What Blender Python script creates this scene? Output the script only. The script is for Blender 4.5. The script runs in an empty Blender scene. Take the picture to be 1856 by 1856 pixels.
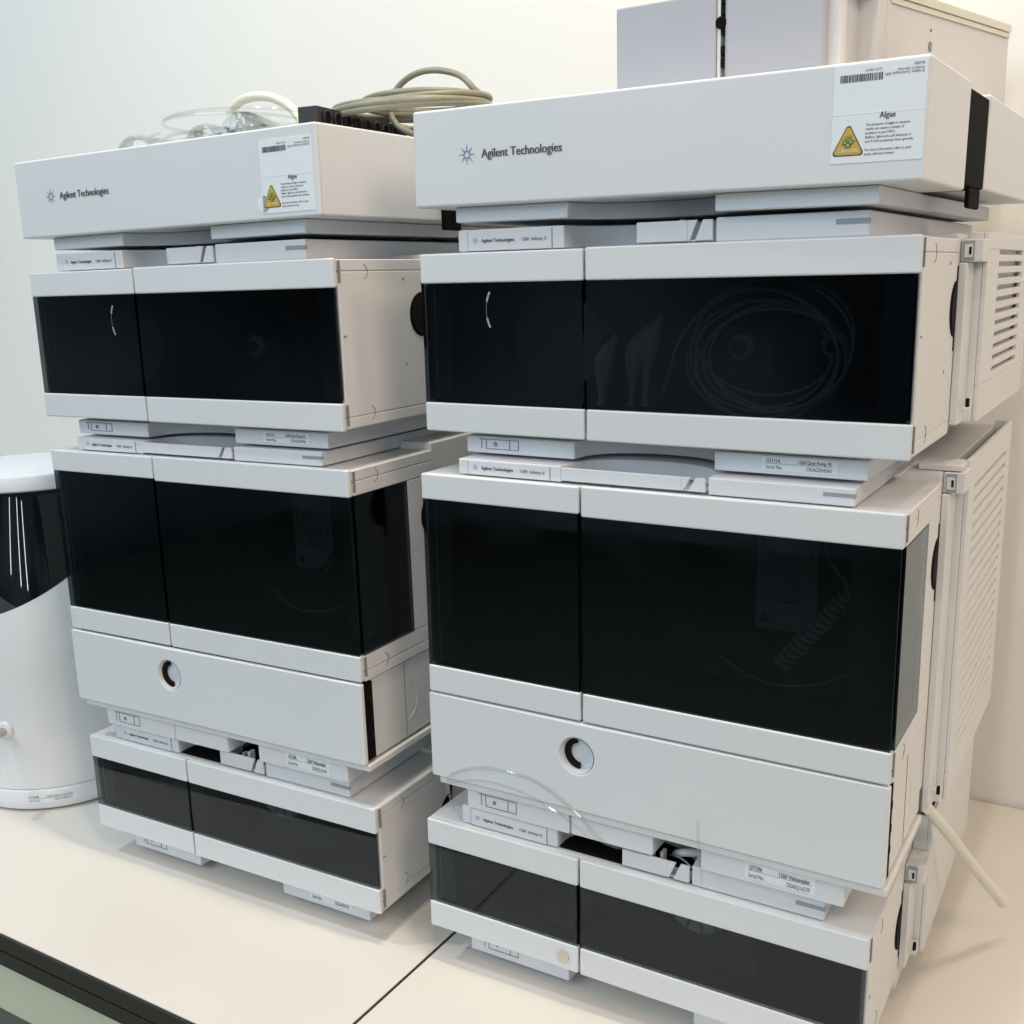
import bpy, bmesh, math, random
from mathutils import Vector, Matrix
random.seed(5)
S = bpy.context.scene
R_ = math.radians
# ---------------------------------------------------------------- camera
cam_d = bpy.data.cameras.new('camera'); cam = bpy.data.objects.new('camera', cam_d)
S.collection.objects.link(cam); S.camera = cam
F, CX, CY = 1969.616, 927.753, 949.1357
yaw, pit, roll = -0.5559, -0.2204, -0.0303
fw = Vector((math.sin(yaw)*math.cos(pit), math.cos(yaw)*math.cos(pit), math.sin(pit)))
rt = fw.cross(Vector((0, 0, 1))).normalized(); up = rt.cross(fw)
r2 = rt*math.cos(roll)+up*math.sin(roll); u2 = up*math.cos(roll)-rt*math.sin(roll)
M = Matrix((r2, u2, -fw)).transposed().to_4x4(); M.translation = Vector((0.546, -0.7448, 0.6181))
cam.matrix_world = M
cam_d.sensor_fit = 'HORIZONTAL'; cam_d.sensor_width = 36; cam_d.lens = F/1856*36
cam_d.shift_x = (928-CX)/1856; cam_d.shift_y = (CY-928)/1856
cam_d.clip_start = .02; cam_d.clip_end = 60
# ---------------------------------------------------------------- light and exposure
S.view_settings.view_transform = 'Standard'; S.view_settings.look = 'None'
S.view_settings.exposure = 0; S.view_settings.gamma = 1; S.view_settings.use_curve_mapping = False
w = bpy.data.worlds.new('World'); S.world = w; w.use_nodes = True
w.node_tree.nodes['Background'].inputs[0].default_value = (.80, .90, 1, 1)
w.node_tree.nodes['Background'].inputs[1].default_value = 1
wt = w.node_tree; wc = wt.nodes.new('ShaderNodeTexCoord'); wn = wt.nodes.new('ShaderNodeTexNoise'); wn.inputs['Scale'].default_value = 2.6; wn.inputs['Detail'].default_value = 2
wr = wt.nodes.new('ShaderNodeValToRGB'); wr.color_ramp.elements[0].position = .42; wr.color_ramp.elements[0].color = (.045, .055, .065, 1)
wr.color_ramp.elements[1].position = .60; wr.color_ramp.elements[1].color = (.23, .27, .29, 1)
wt.links.new(wc.outputs['Generated'], wn.inputs['Vector']); wt.links.new(wn.outputs[0], wr.inputs[0]); wt.links.new(wr.outputs[0], wt.nodes['Background'].inputs[0])

def area(name, loc, target, size, power, col, sy=None, spread=180):
    d = bpy.data.lights.new(name, 'AREA'); d.energy = power; d.color = col; d.size = size
    if sy: d.shape = 'RECTANGLE'; d.size_y = sy
    d.spread = R_(spread)
    o = bpy.data.objects.new(name, d); S.collection.objects.link(o); o.location = loc
    o.rotation_euler = (Vector(target)-Vector(loc)).to_track_quat('-Z', 'Y').to_euler(); return o

def spot(name, loc, target, power, col, rad=.05, ang=100):
    d = bpy.data.lights.new(name, 'SPOT'); d.energy = power; d.color = col; d.shadow_soft_size = rad
    d.spot_size = R_(ang); d.spot_blend = .6
    o = bpy.data.objects.new(name, d); S.collection.objects.link(o); o.location = loc
    o.rotation_euler = (Vector(target)-Vector(loc)).to_track_quat('-Z', 'Y').to_euler(); return o

WARM = (1, .88, .72); COOL = (.69, .86, 1)
area('window_light', (-1.3, -2.9, 2.3), (-.1, 0, .4), 2.4, 48, COOL, 1.4)
area('streak_strip_left', (.25, -3.9, 1.45), (-.3, 0, .9), .06, 6.5, (.80, .92, 1), 1.1)  # added strip light behind the camera, for streaks on the black shroud
area('streak_strip_right', (1.15, -3.7, 1.35), (-.3, 0, .8), .06, 6.5, (.80, .92, 1), 1.1)  # second added strip, same purpose
area('streak_strip_far', (1.6, -3.3, 1.30), (-.3, 0, .8), .06, 6.5, (.85, .94, 1), 1.1)  # third added strip, for one more streak and low front fill
spot('ceiling_spot_overhead', (.20, -.05, 2.55), (.15, -.05, 0), 84, WARM, .05, 100)
spot('ceiling_spot_front', (.46, -.55, 2.5), (.3, .0, .1), 26, (1, .84, .66), .04, 110)
spot('ceiling_spot_far', (.46, -1.9, 2.5), (.3, .1, .2), 22, (1, .86, .70), .04, 90)
area('ceiling_light_right', (2.0, -1.0, 1.95), (.3, .1, .45), .8, 23, (1, .74, .56), .8)
spot('ceiling_spot_corner', (.95, -.02, 2.55), (.75, .1, 0), 30, (1, .77, .50), .05, 90)
spot('wall_fill_spot', (-1.25, -.75, 2.6), (-1.2, .56, 1.05), 78, (.80, .92, 1), .08, 95)  # added cool fill to brighten the left wall

# ---------------------------------------------------------------- materials
def mat(name, col, rough=.5, metal=0, bump=0, bscale=400, spec=.5, coat=0, vary=0, vscale=6):
    m = bpy.data.materials.new(name); m.use_nodes = True; nt = m.node_tree; b = nt.nodes['Principled BSDF']
    b.inputs['Base Color'].default_value = (*col, 1); b.inputs['Roughness'].default_value = rough
    b.inputs['Metallic'].default_value = metal; b.inputs['Specular IOR Level'].default_value = spec
    b.inputs['Coat Weight'].default_value = coat
    tc = nt.nodes.new('ShaderNodeTexCoord')
    if vary:
        n = nt.nodes.new('ShaderNodeTexNoise'); n.inputs['Scale'].default_value = vscale; n.inputs['Detail'].default_value = 6
        nt.links.new(tc.outputs['Object'], n.inputs['Vector'])
        mr = nt.nodes.new('ShaderNodeMapRange'); mr.inputs[1].default_value = .3; mr.inputs[2].default_value = .7
        mr.inputs[3].default_value = 1-vary; mr.inputs[4].default_value = 1
        nt.links.new(n.outputs[0], mr.inputs[0])
        mx = nt.nodes.new('ShaderNodeMix'); mx.data_type = 'RGBA'; mx.blend_type = 'MULTIPLY'; mx.inputs[0].default_value = 1
        mx.inputs[6].default_value = (*col, 1); nt.links.new(mr.outputs[0], mx.inputs[7]); nt.links.new(mx.outputs[2], b.inputs['Base Color'])
        m2 = nt.nodes.new('ShaderNodeMapRange'); m2.inputs[3].default_value = rough*.85; m2.inputs[4].default_value = min(1, rough*1.2)
        nt.links.new(n.outputs[0], m2.inputs[0]); nt.links.new(m2.outputs[0], b.inputs['Roughness'])
    if bump:
        n = nt.nodes.new('ShaderNodeTexNoise'); n.inputs['Scale'].default_value = bscale; n.inputs['Detail'].default_value = 3
        nt.links.new(tc.outputs['Object'], n.inputs['Vector'])
        bp = nt.nodes.new('ShaderNodeBump'); bp.inputs['Strength'].default_value = bump; bp.inputs['Distance'].default_value = .0006
        nt.links.new(n.outputs[0], bp.inputs['Height']); nt.links.new(bp.outputs[0], b.inputs['Normal'])
    return m
PL = mat('grey_white_plastic', (.705, .725, .745), .40, bump=.07, bscale=900, vary=.02, vscale=9)
PL2 = mat('tray_plastic', (.72, .735, .77), .42, bump=.06, bscale=900, vary=.02, vscale=9)
PL3 = mat('housing_plastic', (.70, .70, .70), .45, bump=.06, bscale=900, vary=.025, vscale=7)
GROOVE = mat('seam_grey', (.22, .22, .22), .7)
DARKSLOT = mat('slot_dark', (.012, .010, .009), .8, spec=.1)
NOTCH = mat('marker_grey', (.30, .33, .37), .5)
BLACK = mat('black_plastic', (.007, .006, .005), .75, spec=.06)
INNER = mat('inner_foam', (.05, .06, .07), .8, bump=.5, bscale=120)
INK = mat('print_ink', (.06, .07, .085), .6)
INKB = mat('print_blue', (.16, .24, .36), .6)
PAPER = mat('sticker_paper', (.80, .84, .87), .28)
AMBER = mat('sticker_amber', (.60, .38, .06), .35)
GREEN = mat('sticker_green', (.06, .22, .10), .4)
CREAM = mat('sticker_cream', (.85, .78, .50), .4)
TABLE = mat('table_laminate', (.74, .71, .655), .33, vary=.04, vscale=3.5, spec=.4)
EDGE = mat('table_edge_black', (.022, .019, .017), .4, bump=.2)
nt = TABLE.node_tree; b = nt.nodes['Principled BSDF']; src = b.inputs['Base Color'].links[0].from_socket
vo = nt.nodes.new('ShaderNodeTexVoronoi'); vo.inputs['Scale'].default_value = 13; tcn = nt.nodes.new('ShaderNodeTexCoord'); nt.links.new(tcn.outputs['Object'], vo.inputs['Vector'])
lt = nt.nodes.new('ShaderNodeMath'); lt.operation = 'LESS_THAN'; lt.inputs[1].default_value = .016; nt.links.new(vo.outputs['Distance'], lt.inputs[0])
mx = nt.nodes.new('ShaderNodeMix'); mx.data_type = 'RGBA'; mx.inputs[7].default_value = (.30, .28, .25, 1); nt.links.new(lt.outputs[0], mx.inputs[0]); nt.links.new(src, mx.inputs[6]); nt.links.new(mx.outputs[2], b.inputs['Base Color'])
SKIRT = mat('desk_panel_green', (.74, .73, .56), .55, vary=.06)
FLOOR = mat('floor_carpet', (.36, .38, .30), .95, bump=1, bscale=600, vary=.3, vscale=300)
WALLM = mat('wall_paint', (.80, .79, .75), .75, bump=.25, bscale=250, vary=.03, vscale=1.5)
METAL = mat('magnet_metal', (.62, .58, .48), .35, metal=.7)
STEEL = mat('steel', (.55, .53, .50), .3, metal=1)
CABLE = mat('cable_khaki', (.26, .25, .18), .38, vary=.12, vscale=30)
HOSE = mat('hose_cream', (.72, .70, .58), .35)
RACK = mat('rack_black', (.02, .02, .022), .5, bump=.2)
WHITEHOSE = mat('tube_white', (.68, .67, .59), .35)
COILM = mat('tubing_inside', (.70, .76, .80), .3)
PUMPM = mat('inside_part_grey', (.13, .145, .155), .4, vary=.3, vscale=40)
SHEET = mat('inside_sheet', (.55, .63, .65), .5)
ARCGLINT = mat('painted_highlight', (.36, .36, .34), .4)
SCOPE = mat('body_white_gloss', (.76, .78, .80), .28, vary=.02)
LID = mat('lid_white', (.66, .71, .77), .35)
GLOSSB = mat('black_gloss', (.004, .005, .006), .035, spec=.5)
GREYP = mat('grey_control_panel', (.05, .055, .065), .15)
UNITP = mat('lavender_grey_plastic', (.42, .43, .475), .42, bump=.06, bscale=900)
LIGHTFAN = mat('painted_light_white', (.85, .86, .85), .4)

def pane_mat(name, tint, rough=.03, refl=1.0, ior=1.45, bs=5, bst=.05):
    m = bpy.data.materials.new(name); m.use_nodes = True; nt = m.node_tree; nt.nodes.clear()
    out = nt.nodes.new('ShaderNodeOutputMaterial'); mix = nt.nodes.new('ShaderNodeMixShader')
    tr = nt.nodes.new('ShaderNodeBsdfTransparent'); tr.inputs[0].default_value = (*tint, 1)
    gl = nt.nodes.new('ShaderNodeBsdfGlossy'); gl.inputs['Roughness'].default_value = rough; gl.inputs[0].default_value = (refl*.84, refl*.93, refl, 1) if tint[0] < .8 else (1, 1, 1, 1)
    fr = nt.nodes.new('ShaderNodeFresnel'); fr.inputs[0].default_value = ior
    tc = nt.nodes.new('ShaderNodeTexCoord'); n = nt.nodes.new('ShaderNodeTexNoise'); n.inputs['Scale'].default_value = bs
    bp = nt.nodes.new('ShaderNodeBump'); bp.inputs['Strength'].default_value = bst; bp.inputs['Distance'].default_value = .002
    nt.links.new(tc.outputs['Object'], n.inputs[0]); nt.links.new(n.outputs[0], bp.inputs['Height']); nt.links.new(bp.outputs[0], gl.inputs['Normal'])
    ge = nt.nodes.new('ShaderNodeNewGeometry'); inv = nt.nodes.new('ShaderNodeMath'); inv.operation = 'SUBTRACT'; inv.inputs[0].default_value = 1
    mu = nt.nodes.new('ShaderNodeMath'); mu.operation = 'MULTIPLY'; nt.links.new(ge.outputs['Backfacing'], inv.inputs[1])
    nt.links.new(fr.outputs[0], mu.inputs[0]); nt.links.new(inv.outputs[0], mu.inputs[1])
    nt.links.new(mu.outputs[0], mix.inputs[0]); nt.links.new(tr.outputs[0], mix.inputs[1]); nt.links.new(gl.outputs[0], mix.inputs[2])
    n2 = nt.nodes.new('ShaderNodeTexNoise'); n2.inputs['Scale'].default_value = 14; n2.inputs['Detail'].default_value = 7
    mr = nt.nodes.new('ShaderNodeMapRange'); mr.inputs[1].default_value = .45; mr.inputs[2].default_value = .75; mr.inputs[3].default_value = rough; mr.inputs[4].default_value = rough+.16
    nt.links.new(tc.outputs['Object'], n2.inputs[0]); nt.links.new(n2.outputs[0], mr.inputs[0]); nt.links.new(mr.outputs[0], gl.inputs['Roughness'])
    nt.links.new(mix.outputs[0], out.inputs[0]); return m
PANE = pane_mat('smoked_pane', (.31, .34, .35))
PANE2 = pane_mat('smoked_pane_lighter', (.47, .49, .50))
CLEAR = pane_mat('clear_plastic', (.92, .935, .935), .06, 1, 1.7)
def glass_mat():
    m = bpy.data.materials.new('bottle_glass'); m.use_nodes = True; b = m.node_tree.nodes['Principled BSDF']
    b.inputs['Transmission Weight'].default_value = 1; b.inputs['Roughness'].default_value = .02; b.inputs['IOR'].default_value = 1.5
    b.inputs['Base Color'].default_value = (.97, .98, .98, 1); return m
BOTTLE = pane_mat('bottle_glass', (.90, .905, .90), .05, 1, 1.8, 70, .9)

# ---------------------------------------------------------------- mesh helpers
class MB:
    def __init__(s): s.v = []; s.f = []; s.m = []; s.mats = []
    def mi(s, m):
        if m not in s.mats: s.mats.append(m)
        return s.mats.index(m)
    def add(s, vs, fs, m):
        o = len(s.v); s.v += [tuple(v) for v in vs]; k = s.mi(m)
        for f in fs: s.f.append([i+o for i in f]); s.m.append(k)
        return s
    def box(s, x0, x1, y0, y1, z0, z1, m, T=None):
        vs = [(x, y, z) for z in (z0, z1) for y in (y0, y1) for x in (x0, x1)]
        if T: vs = [T @ Vector(v) for v in vs]
        return s.add(vs, [(0, 2, 3, 1), (4, 5, 7, 6), (0, 1, 5, 4), (2, 6, 7, 3), (0, 4, 6, 2), (1, 3, 7, 5)], m)
    def prism(s, pts, a0, a1, m, axis='z'):
        n = len(pts)
        def mk(p, a):
            return {'z': (p[0], p[1], a), 'x': (a, p[0], p[1]), 'y': (p[0], a, p[1])}[axis]
        vs = [mk(p, a0) for p in pts]+[mk(p, a1) for p in pts]
        fs = [list(range(n))[::-1], list(range(n, 2*n))]+[(i, (i+1) % n, n+(i+1) % n, n+i) for i in range(n)]
        return s.add(vs, fs, m)
    def disc(s, c, r, m, axis='y', t=.0004, n=24, a0=0, a1=2*math.pi, r0=0):
        seg = max(3, int(n*abs(a1-a0)/(2*math.pi)))
        full = abs(a1-a0) > 6.28
        an = [a0+(a1-a0)*i/seg for i in range(seg+(0 if full else 1))]
        if r0 == 0:
            pts = [(c[0]+r*math.cos(a), c[1]+r*math.sin(a)) for a in an]
            if not full and a1-a0 > math.pi+.01: pts.append((c[0], c[1]))
            s.prism(pts, c[2]-t, c[2], m, axis)
        else:
            for i in range(seg):
                a, b = a0+(a1-a0)*i/seg, a0+(a1-a0)*(i+1)/seg
                s.prism([(c[0]+r0*math.cos(a), c[1]+r0*math.sin(a)), (c[0]+r*math.cos(a), c[1]+r*math.sin(a)),
                         (c[0]+r*math.cos(b), c[1]+r*math.sin(b)), (c[0]+r0*math.cos(b), c[1]+r0*math.sin(b))], c[2]-t, c[2], m, axis)
        return s
    def text(s, t, x, z, h, y=-.0004, m=None, sx=1., rot=0, face='front', bold=0, fit=None):
        """lettering on a front face: baseline-left at (x, z), cap height h, facing -y"""
        cu = bpy.data.curves.new('t', 'FONT'); cu.body = t; cu.size = 1; cu.extrude = 0; cu.resolution_u = 3
        o = bpy.data.objects.new('t', cu); S.collection.objects.link(o)
        me = bpy.data.meshes.new_from_object(o.evaluated_get(bpy.context.evaluated_depsgraph_get()))
        k = h/.72
        xs = [v.co.x for v in me.vertices] or [0, 1]
        if fit: sx = fit/((max(xs))*k)
        ca, sa = math.cos(rot), math.sin(rot); vs = []
        for v in me.vertices:
            a, b = v.co.x*k*sx, v.co.y*k
            vs.append((x+a*ca-b*sa, y, z+a*sa+b*ca))
        fc = [list(p.vertices) for p in me.polygons]
        s.add(vs, fc, m or INK)
        if bold:
            for d in (-1, 1): s.add([(v[0]+d*bold*h*1.4*ca, v[1]-.00002*(d+2), v[2]+d*bold*h*1.4*sa) for v in vs], fc, m or INK)
        bpy.data.objects.remove(o); bpy.data.curves.remove(cu); bpy.data.meshes.remove(me)
        return s
    def spark(s, x, z, R, y=-.0004, m=None):
        m = m or INKB
        for k in range(8):
            a = k*math.pi/4
            for j, (rr, d) in enumerate(((.36, .075), (.52, .07), (.67, .055), (.80, .042), (.92, .032))):
                if k % 2 and j == 4: rr = .9
                px, pz = x+R*rr*math.cos(a), z+R*rr*math.sin(a); q = R*d*1.15
                s.add([(px+q*math.cos(t*math.pi/3), y, pz+q*math.sin(t*math.pi/3)) for t in range(6)], [range(6)], m)
            a += math.pi/8; px, pz = x+R*.30*math.cos(a), z+R*.30*math.sin(a); q = R*.07
            s.add([(px+q*math.cos(t*math.pi/3), y, pz+q*math.sin(t*math.pi/3)) for t in range(6)], [range(6)], m)
        return s
    def tube(s, pts, r, m, n=10, closed=False, sub=6, cap=True):
        P = [Vector(p) for p in pts]; N = len(P); out = []
        rng = range(N if closed else N-1)
        for i in rng:
            p0 = P[(i-1) % N] if closed or i > 0 else P[0]*2-P[1]
            p1, p2 = P[i], P[(i+1) % N]
            p3 = P[(i+2) % N] if closed or i+2 < N else p2*2-p1
            for k in range(sub):
                t = k/sub
                out.append(.5*((2*p1)+(p2-p0)*t+(2*p0-5*p1+4*p2-p3)*t*t+(3*p1-p0-3*p2+p3)*t**3))
        if not closed: out.append(P[-1])
        Q = out; L = len(Q); nrm = None; vs = []
        for i, q in enumerate(Q):
            t = ((Q[(i+1) % L] if closed or i+1 < L else q)-(Q[(i-1) % L] if closed or i > 0 else q)).normalized()
            if nrm is None: nrm = t.orthogonal().normalized()
            nrm = (nrm-t*nrm.dot(t)).normalized(); b = t.cross(nrm)
            rr = r(i/(L-1)) if callable(r) else r
            vs += [q+nrm*rr*math.cos(a*2*math.pi/n)+b*rr*math.sin(a*2*math.pi/n) for a in range(n)]
        fs = []
        for i in range(L if closed else L-1):
            j = (i+1) % L
            fs += [(i*n+a, i*n+(a+1) % n, j*n+(a+1) % n, j*n+a) for a in range(n)]
        if not closed and cap: fs += [list(range(n))[::-1], [(L-1)*n+a for a in range(n)]]
        return s.add(vs, fs, m)
    def lathe(s, prof, m, c=(0, 0, 0), n=64, axis='z'):
        vs = []; K = len(prof)
        for i in range(n):
            a = 2*math.pi*i/n
            for r, h in prof:
                p = {'z': (r*math.cos(a), r*math.sin(a), h), 'y': (r*math.cos(a), h, r*math.sin(a))}[axis]
                vs.append((c[0]+p[0], c[1]+p[1], c[2]+p[2]))
        fs = []
        for i in range(n):
            j = (i+1) % n
            for k in range(K-1):
                f = (i*K+k, j*K+k, j*K+k+1, i*K+k+1); fs.append(f if axis == 'z' else f[::-1])
        return s.add(vs, fs, m)
    def build(s, name, parent=None, bevel=0, seg=3, smooth=False, off=None):
        me = bpy.data.meshes.new(name); vs = s.v
        if off is not None: vs = [(v[0]-off[0], v[1]-off[1], v[2]-off[2]) for v in vs]
        me.from_pydata(vs, [], s.f)
        for m in s.mats: me.materials.append(m)
        for p, k in zip(me.polygons, s.m): p.material_index = k
        me.update()
        o = bpy.data.objects.new(name, me); S.collection.objects.link(o)
        if smooth or bevel:
            for p in me.polygons: p.use_smooth = True
        if smooth and not bevel:
            me.set_sharp_from_angle(angle=R_(38))
        if bevel:
            b = o.modifiers.new('bevel', 'BEVEL'); b.width = bevel; b.segments = seg; b.limit_method = 'ANGLE'; b.angle_limit = R_(50); b.harden_normals = True
        if parent: o.parent = parent
        return o

def tag(o, label=None, cat=None, group=None, kind=None):
    if label: o['label'] = label
    if cat: o['category'] = cat
    if group: o['group'] = group
    if kind: o['kind'] = kind
    return o

# ---------------------------------------------------------------- setting
YW, ZT, YE = .563, -.0065, -.192
tag(MB().box(-4, 3.2, YW, YW+.1, -.75, 2.9, WALLM).build('wall'), kind='structure')
tag(MB().box(-4, 3.2, -4.5, YW+.1, -.80, -.75, FLOOR).build('floor'), kind='structure')
def desk(x0, x1, label):
    t = bpy.data.objects.new('lab_desk', None); S.collection.objects.link(t); t.location = ((x0+x1)/2, .18, -.75)
    tag(t, label, 'desk', 'white topped desks pushed together along the wall')
    off = t.location
    MB().box(x0, x1, YE+.002, YW-.004, ZT-.036, ZT, TABLE).build('desktop', t, .001, 2, off=off)
    e = MB()
    e.box(x0, x1, YE-.0015, YE+.0017, ZT-.0175, ZT-.0008, EDGE).box(x0, x1, YE-.0015, YE+.0017, ZT-.036, ZT-.0195, EDGE)
    e.build('edge_band', t, .0006, 2, off=off)
    MB().box(x0+.01, x1-.01, YE+.018, YE+.036, ZT-.115, ZT-.0365, SKIRT).build('front_panel', t, .001, off=off)
    if x0 > -1: MB().box(x0-.0029, x0-.0001, YE, YW-.005, ZT-.030, ZT-.0006, EDGE).build('seam_strip', t, off=off)
    for lx in (x0+.04, x1-.07):
        for ly in (YE+.05, YW-.1):
            MB().box(lx, lx+.03, ly, ly+.03, -.75, ZT-.037, STEEL).build('leg', t, .002, off=off)
desk(-2.02, -.0185, 'white topped desk with black edge, left of the thin black seam')
desk(-.0155, 1.98, 'white topped desk right of the thin black seam, under the right stack')

# ---------------------------------------------------------------- module building blocks
W = .396
LZ = dict(D0=.0275, Dgb=.0532, Dgt=.1117, D1=.1374, V0=.1829, Vdb=.2638, Vgb=.2883, Vgt=.4353, V1=.4599,
          P0=.4942, Pgb=.5184, Pgt=.6159, P1=.6404, C0=.6737, C1=.7471)
STACK = {'R': Matrix.Identity(4), 'L': Matrix.Translation((-.4634, -.0352, 0)) @ Matrix.Rotation(.0185, 4, 'Z')}
POSE = {'RD': (-.0116, -.0097, .0232, .0135), 'RV': (-.0009, -.011, .0117, .0077), 'RP': (0, 0, 0, .0068), 'RC': (.0033, -.0105, -.0212, .0161),
        'LD': (.0032, .004, .0102, .0007), 'LV': (.0013, .0005, .007, -.0027), 'LP': (0, 0, 0, -.0016), 'LC': (-.0015, -.0045, -.0175, -.0042)}
def place(key, z0):
    dx, dy, th, ty = POSE[key]
    e = bpy.data.objects.new('x', None); S.collection.objects.link(e)
    e.matrix_world = STACK[key[0]] @ Matrix.Translation((W/2+dx, dy, z0)) @ Matrix.Rotation(th, 4, 'Z') @ Matrix.Rotation(ty, 4, 'Y')
    e.empty_display_size = .05
    return e

def chassis(t, off, z0, z1, dep=.13, cavity=.085, wall=.006, cz0=None, cz1=None, win=None, tz=None):
    """hollow front body: floor, roof, sides and back plate round a dark cavity"""
    m = MB(); y0 = .0062
    m.box(0, W, y0, dep, z0, z0+.010, PL3); m.box(0, W, y0, dep, z1-.010, z1, PL3)
    m.box(0, wall, y0, dep, z0+.010, z1-.010, PL3)
    if win is None:
        m.box(W-wall, W, y0, dep, z0+.010, z1-.010, PL3)
    else:
        ya, yb, za, zb = win
        m.box(W-wall, W, y0, dep, z0+.010, za, PL3); m.box(W-wall, W, y0, dep, zb, z1-.010, PL3)
        m.box(W-wall, W, yb, dep, za, zb, PL3)
    m.build('front_housing', t, .0012, 2, off=off)
    i = MB(); i.box(wall, W-wall, cavity, cavity+.006, z0+.010, z1-.010, INNER)
    i.box(wall, W-wall, y0+.004, cavity, z0+.010, z0+.0125, INNER); i.box(wall, W-wall, y0+.004, cavity, z1-.0125, z1-.010, INNER)
    i.box(wall, wall+.0025, y0+.004, cavity, z0+.0125, z1-.0125, INNER)
    if win is None: i.box(W-wall-.0025, W-wall, y0+.004, cavity, z0+.0125, z1-.0125, INNER)
    i.build('inner_lining', t, off=off)

def door(t, off, x0, x1, zb, zgb, zgt, zt, hinge=None, pane=PANE, y=0, name='door'):
    d = bpy.data.objects.new(name, None); S.collection.objects.link(d); d.parent = t
    MB().box(x0, x1, y, y+.0058, zb, zgb, PL).build('bottom_band', d, .0016, 3, off=off)
    MB().box(x0, x1, y, y+.0058, zgt, zt, PL).build('top_band', d, .0016, 3, off=off)
    p = MB().box(x0+.0003, x1-.0012, y+.0012, y+.0042, zgb, zgt, pane).build('pane', d, off=off)
    # inner frame strip of the door seen behind the smoked pane
    f = MB()
    if hinge == 'L':
        MB().box(x0+.010, x0+.0107, y+.0046, y+.0060, zgb+.004, zgt-.004, COILM).build('hinge_rod', d, off=off); f.box(x0+.0005, x0+.024, y+.0062, y+.0075, zgb+.002, zgt-.002, PUMPM)
        f.build('hinge_strip', d, off=off)
    elif hinge == 'R':
        f.box(x1-.024, x1-.0015, y+.0062, y+.0075, zgb+.002, zgt-.002, PUMPM)
        f.build('hinge_strip', d, off=off)
    return d

def hinge_slots(t, off, bands):
    for a, b in bands:
        MB().box(W-.003, W+.0004, .0064, .0090, a+.004, b-.002, GROOVE).build('hinge_slot', t, off=off)

def caps(t, off, zs, y=.040, r=.0064):
    for z in zs:
        m = MB(); m.disc((y, z, W+.0003), r, GROOVE, 'x', .0005, 28, -1.4, 1.4, r-.0006); m.build('screw_cap', t, off=off)

def grip(t, off, zc, y1=.130):
    m = MB(); m.prism([(y1-.0035, zc+.031), (y1+.001, zc+.031), (y1+.001, zc-.031), (y1-.0035, zc-.031)], W-.002, W+.0004, BLACK, 'x')
    pts = [(y1-.0035-.020*math.sin(a), zc+.0205*math.cos(a)) for a in [math.pi*k/20 for k in range(21)]]
    m.prism(pts, W-.002, W+.0006, BLACK, 'x')
    m.prism([(1-.0, 0)]*0 or [(y1-.0035-.017*math.sin(a), zc+.0175*math.cos(a)) for a in [math.pi*k/20 for k in range(21)]], W+.0006, W+.0012, DARKSLOT, 'x')
    m.build('hand_grip', t, off=off)
    m = MB(); m.prism([(1-.0, 0)]*0 or [(y1-.0035-.020*math.sin(a), zc+.0205*math.cos(a)) for a in [math.pi*k/20 for k in range(21)]], -.0006, .002, BLACK, 'x')
    m.prism([(y1-.0035, zc+.031), (y1+.001, zc+.031), (y1+.001, zc-.031), (y1-.0035, zc-.031)], -.0005, .002, BLACK, 'x')
    m.build('hand_grip', t, off=off)

def arc_pts(x0, x1, yf, depth, n=14):
    """front outline from x1 back to x0 with a concave bow"""
    pts = []
    for k in range(n+1):
        a = math.pi*k/n; c = (x0+x1)/2; h = (x1-x0)/2
        pts.append((c+h*math.cos(a), yf+depth*math.sin(a)**.7))
    return pts

def tray(t, off, z0, z1, lip=True, half=False, label=True, yb=.40):
    yf = .009; xa, xb, xc, xd = .0335, .130, .2545, .360
    pts = [(xa, yf), (xa, yb), (xd, yb), (xd, yf)]+arc_pts(xb+.001, xc-.001, yf, .052)
    m = MB(); m.prism(pts[::-1], z0, z1, PL2); tr = m.build('top_tray', t, .0013, 3, off=off)
    m = MB(); x0l = .1925 if half else .1315
    zt = z1-.001; z_ = z0+.0015
    m.box(x0l, xc-.022, yf-.001, yf+.0014, z_, zt, PL2)
    # slanted slit
    m.prism([(xc-.022, z_), (xc-.0205, z_), (xc-.0145, zt), (xc-.022, zt)], yf-.001, yf+.0014, PL2, 'y')
    m.prism([(xc-.0165, z_), (xc-.003, z_), (xc-.003, zt), (xc-.0105, zt)], yf-.001, yf+.0014, PL2, 'y')
    m.box(x0l, xc-.003, yf+.0016, yf+.016, z_-.0005, z_+.001, PL2)
    if half:
        m.box(x0l+.020, x0l+.023, yf+.010, yf+.016, z_+.0012, zt-.003, PL2); m.box(x0l+.030, x0l+.033, yf+.008, yf+.016, z_+.0012, zt+.001, PL2)
        m.box(x0l, x0l+.0018, yf+.0016, yf+.03, z_+.0012, zt, PL2)
    m.build('drip_lip', tr, .0005, 2, off=off)
    if label:
        s = MB(); y = yf-.0006; h = z1-z0
        s.box(.0435, .1205, y, yf-.00005, z0+.0006, z1-.0013, PL2)
        s.box(.0428, .0434, y+.0004, yf-.00005, z0+.0006, z1-.0013, GROOVE); s.box(.1206, .1212, y+.0004, yf-.00005, z0+.0006, z1-.0013, GROOVE)
        yy = y-.0002; zc = z0+h*.40
        s.spark(.0505, zc+.0016, .0031, yy)
        s.text('Agilent Technologies', .0565, zc, .0029, yy, INK, bold=.03, fit=.0305)
        s.text('1260', .0932, zc, .0026, yy, INK, bold=.01, fit=.0072); s.text('Infinity II', .1025, zc, .0026, yy, INK, bold=.006, fit=.0135)
        s.build('name_strip', tr, off=off)
    MB().box(.338, .3604, yf-.0004, yf+.002, z0+(z1-z0)*.50, z0+(z1-z0)*.70, NOTCH).build('status_window', tr, off=off)
    return tr

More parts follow.
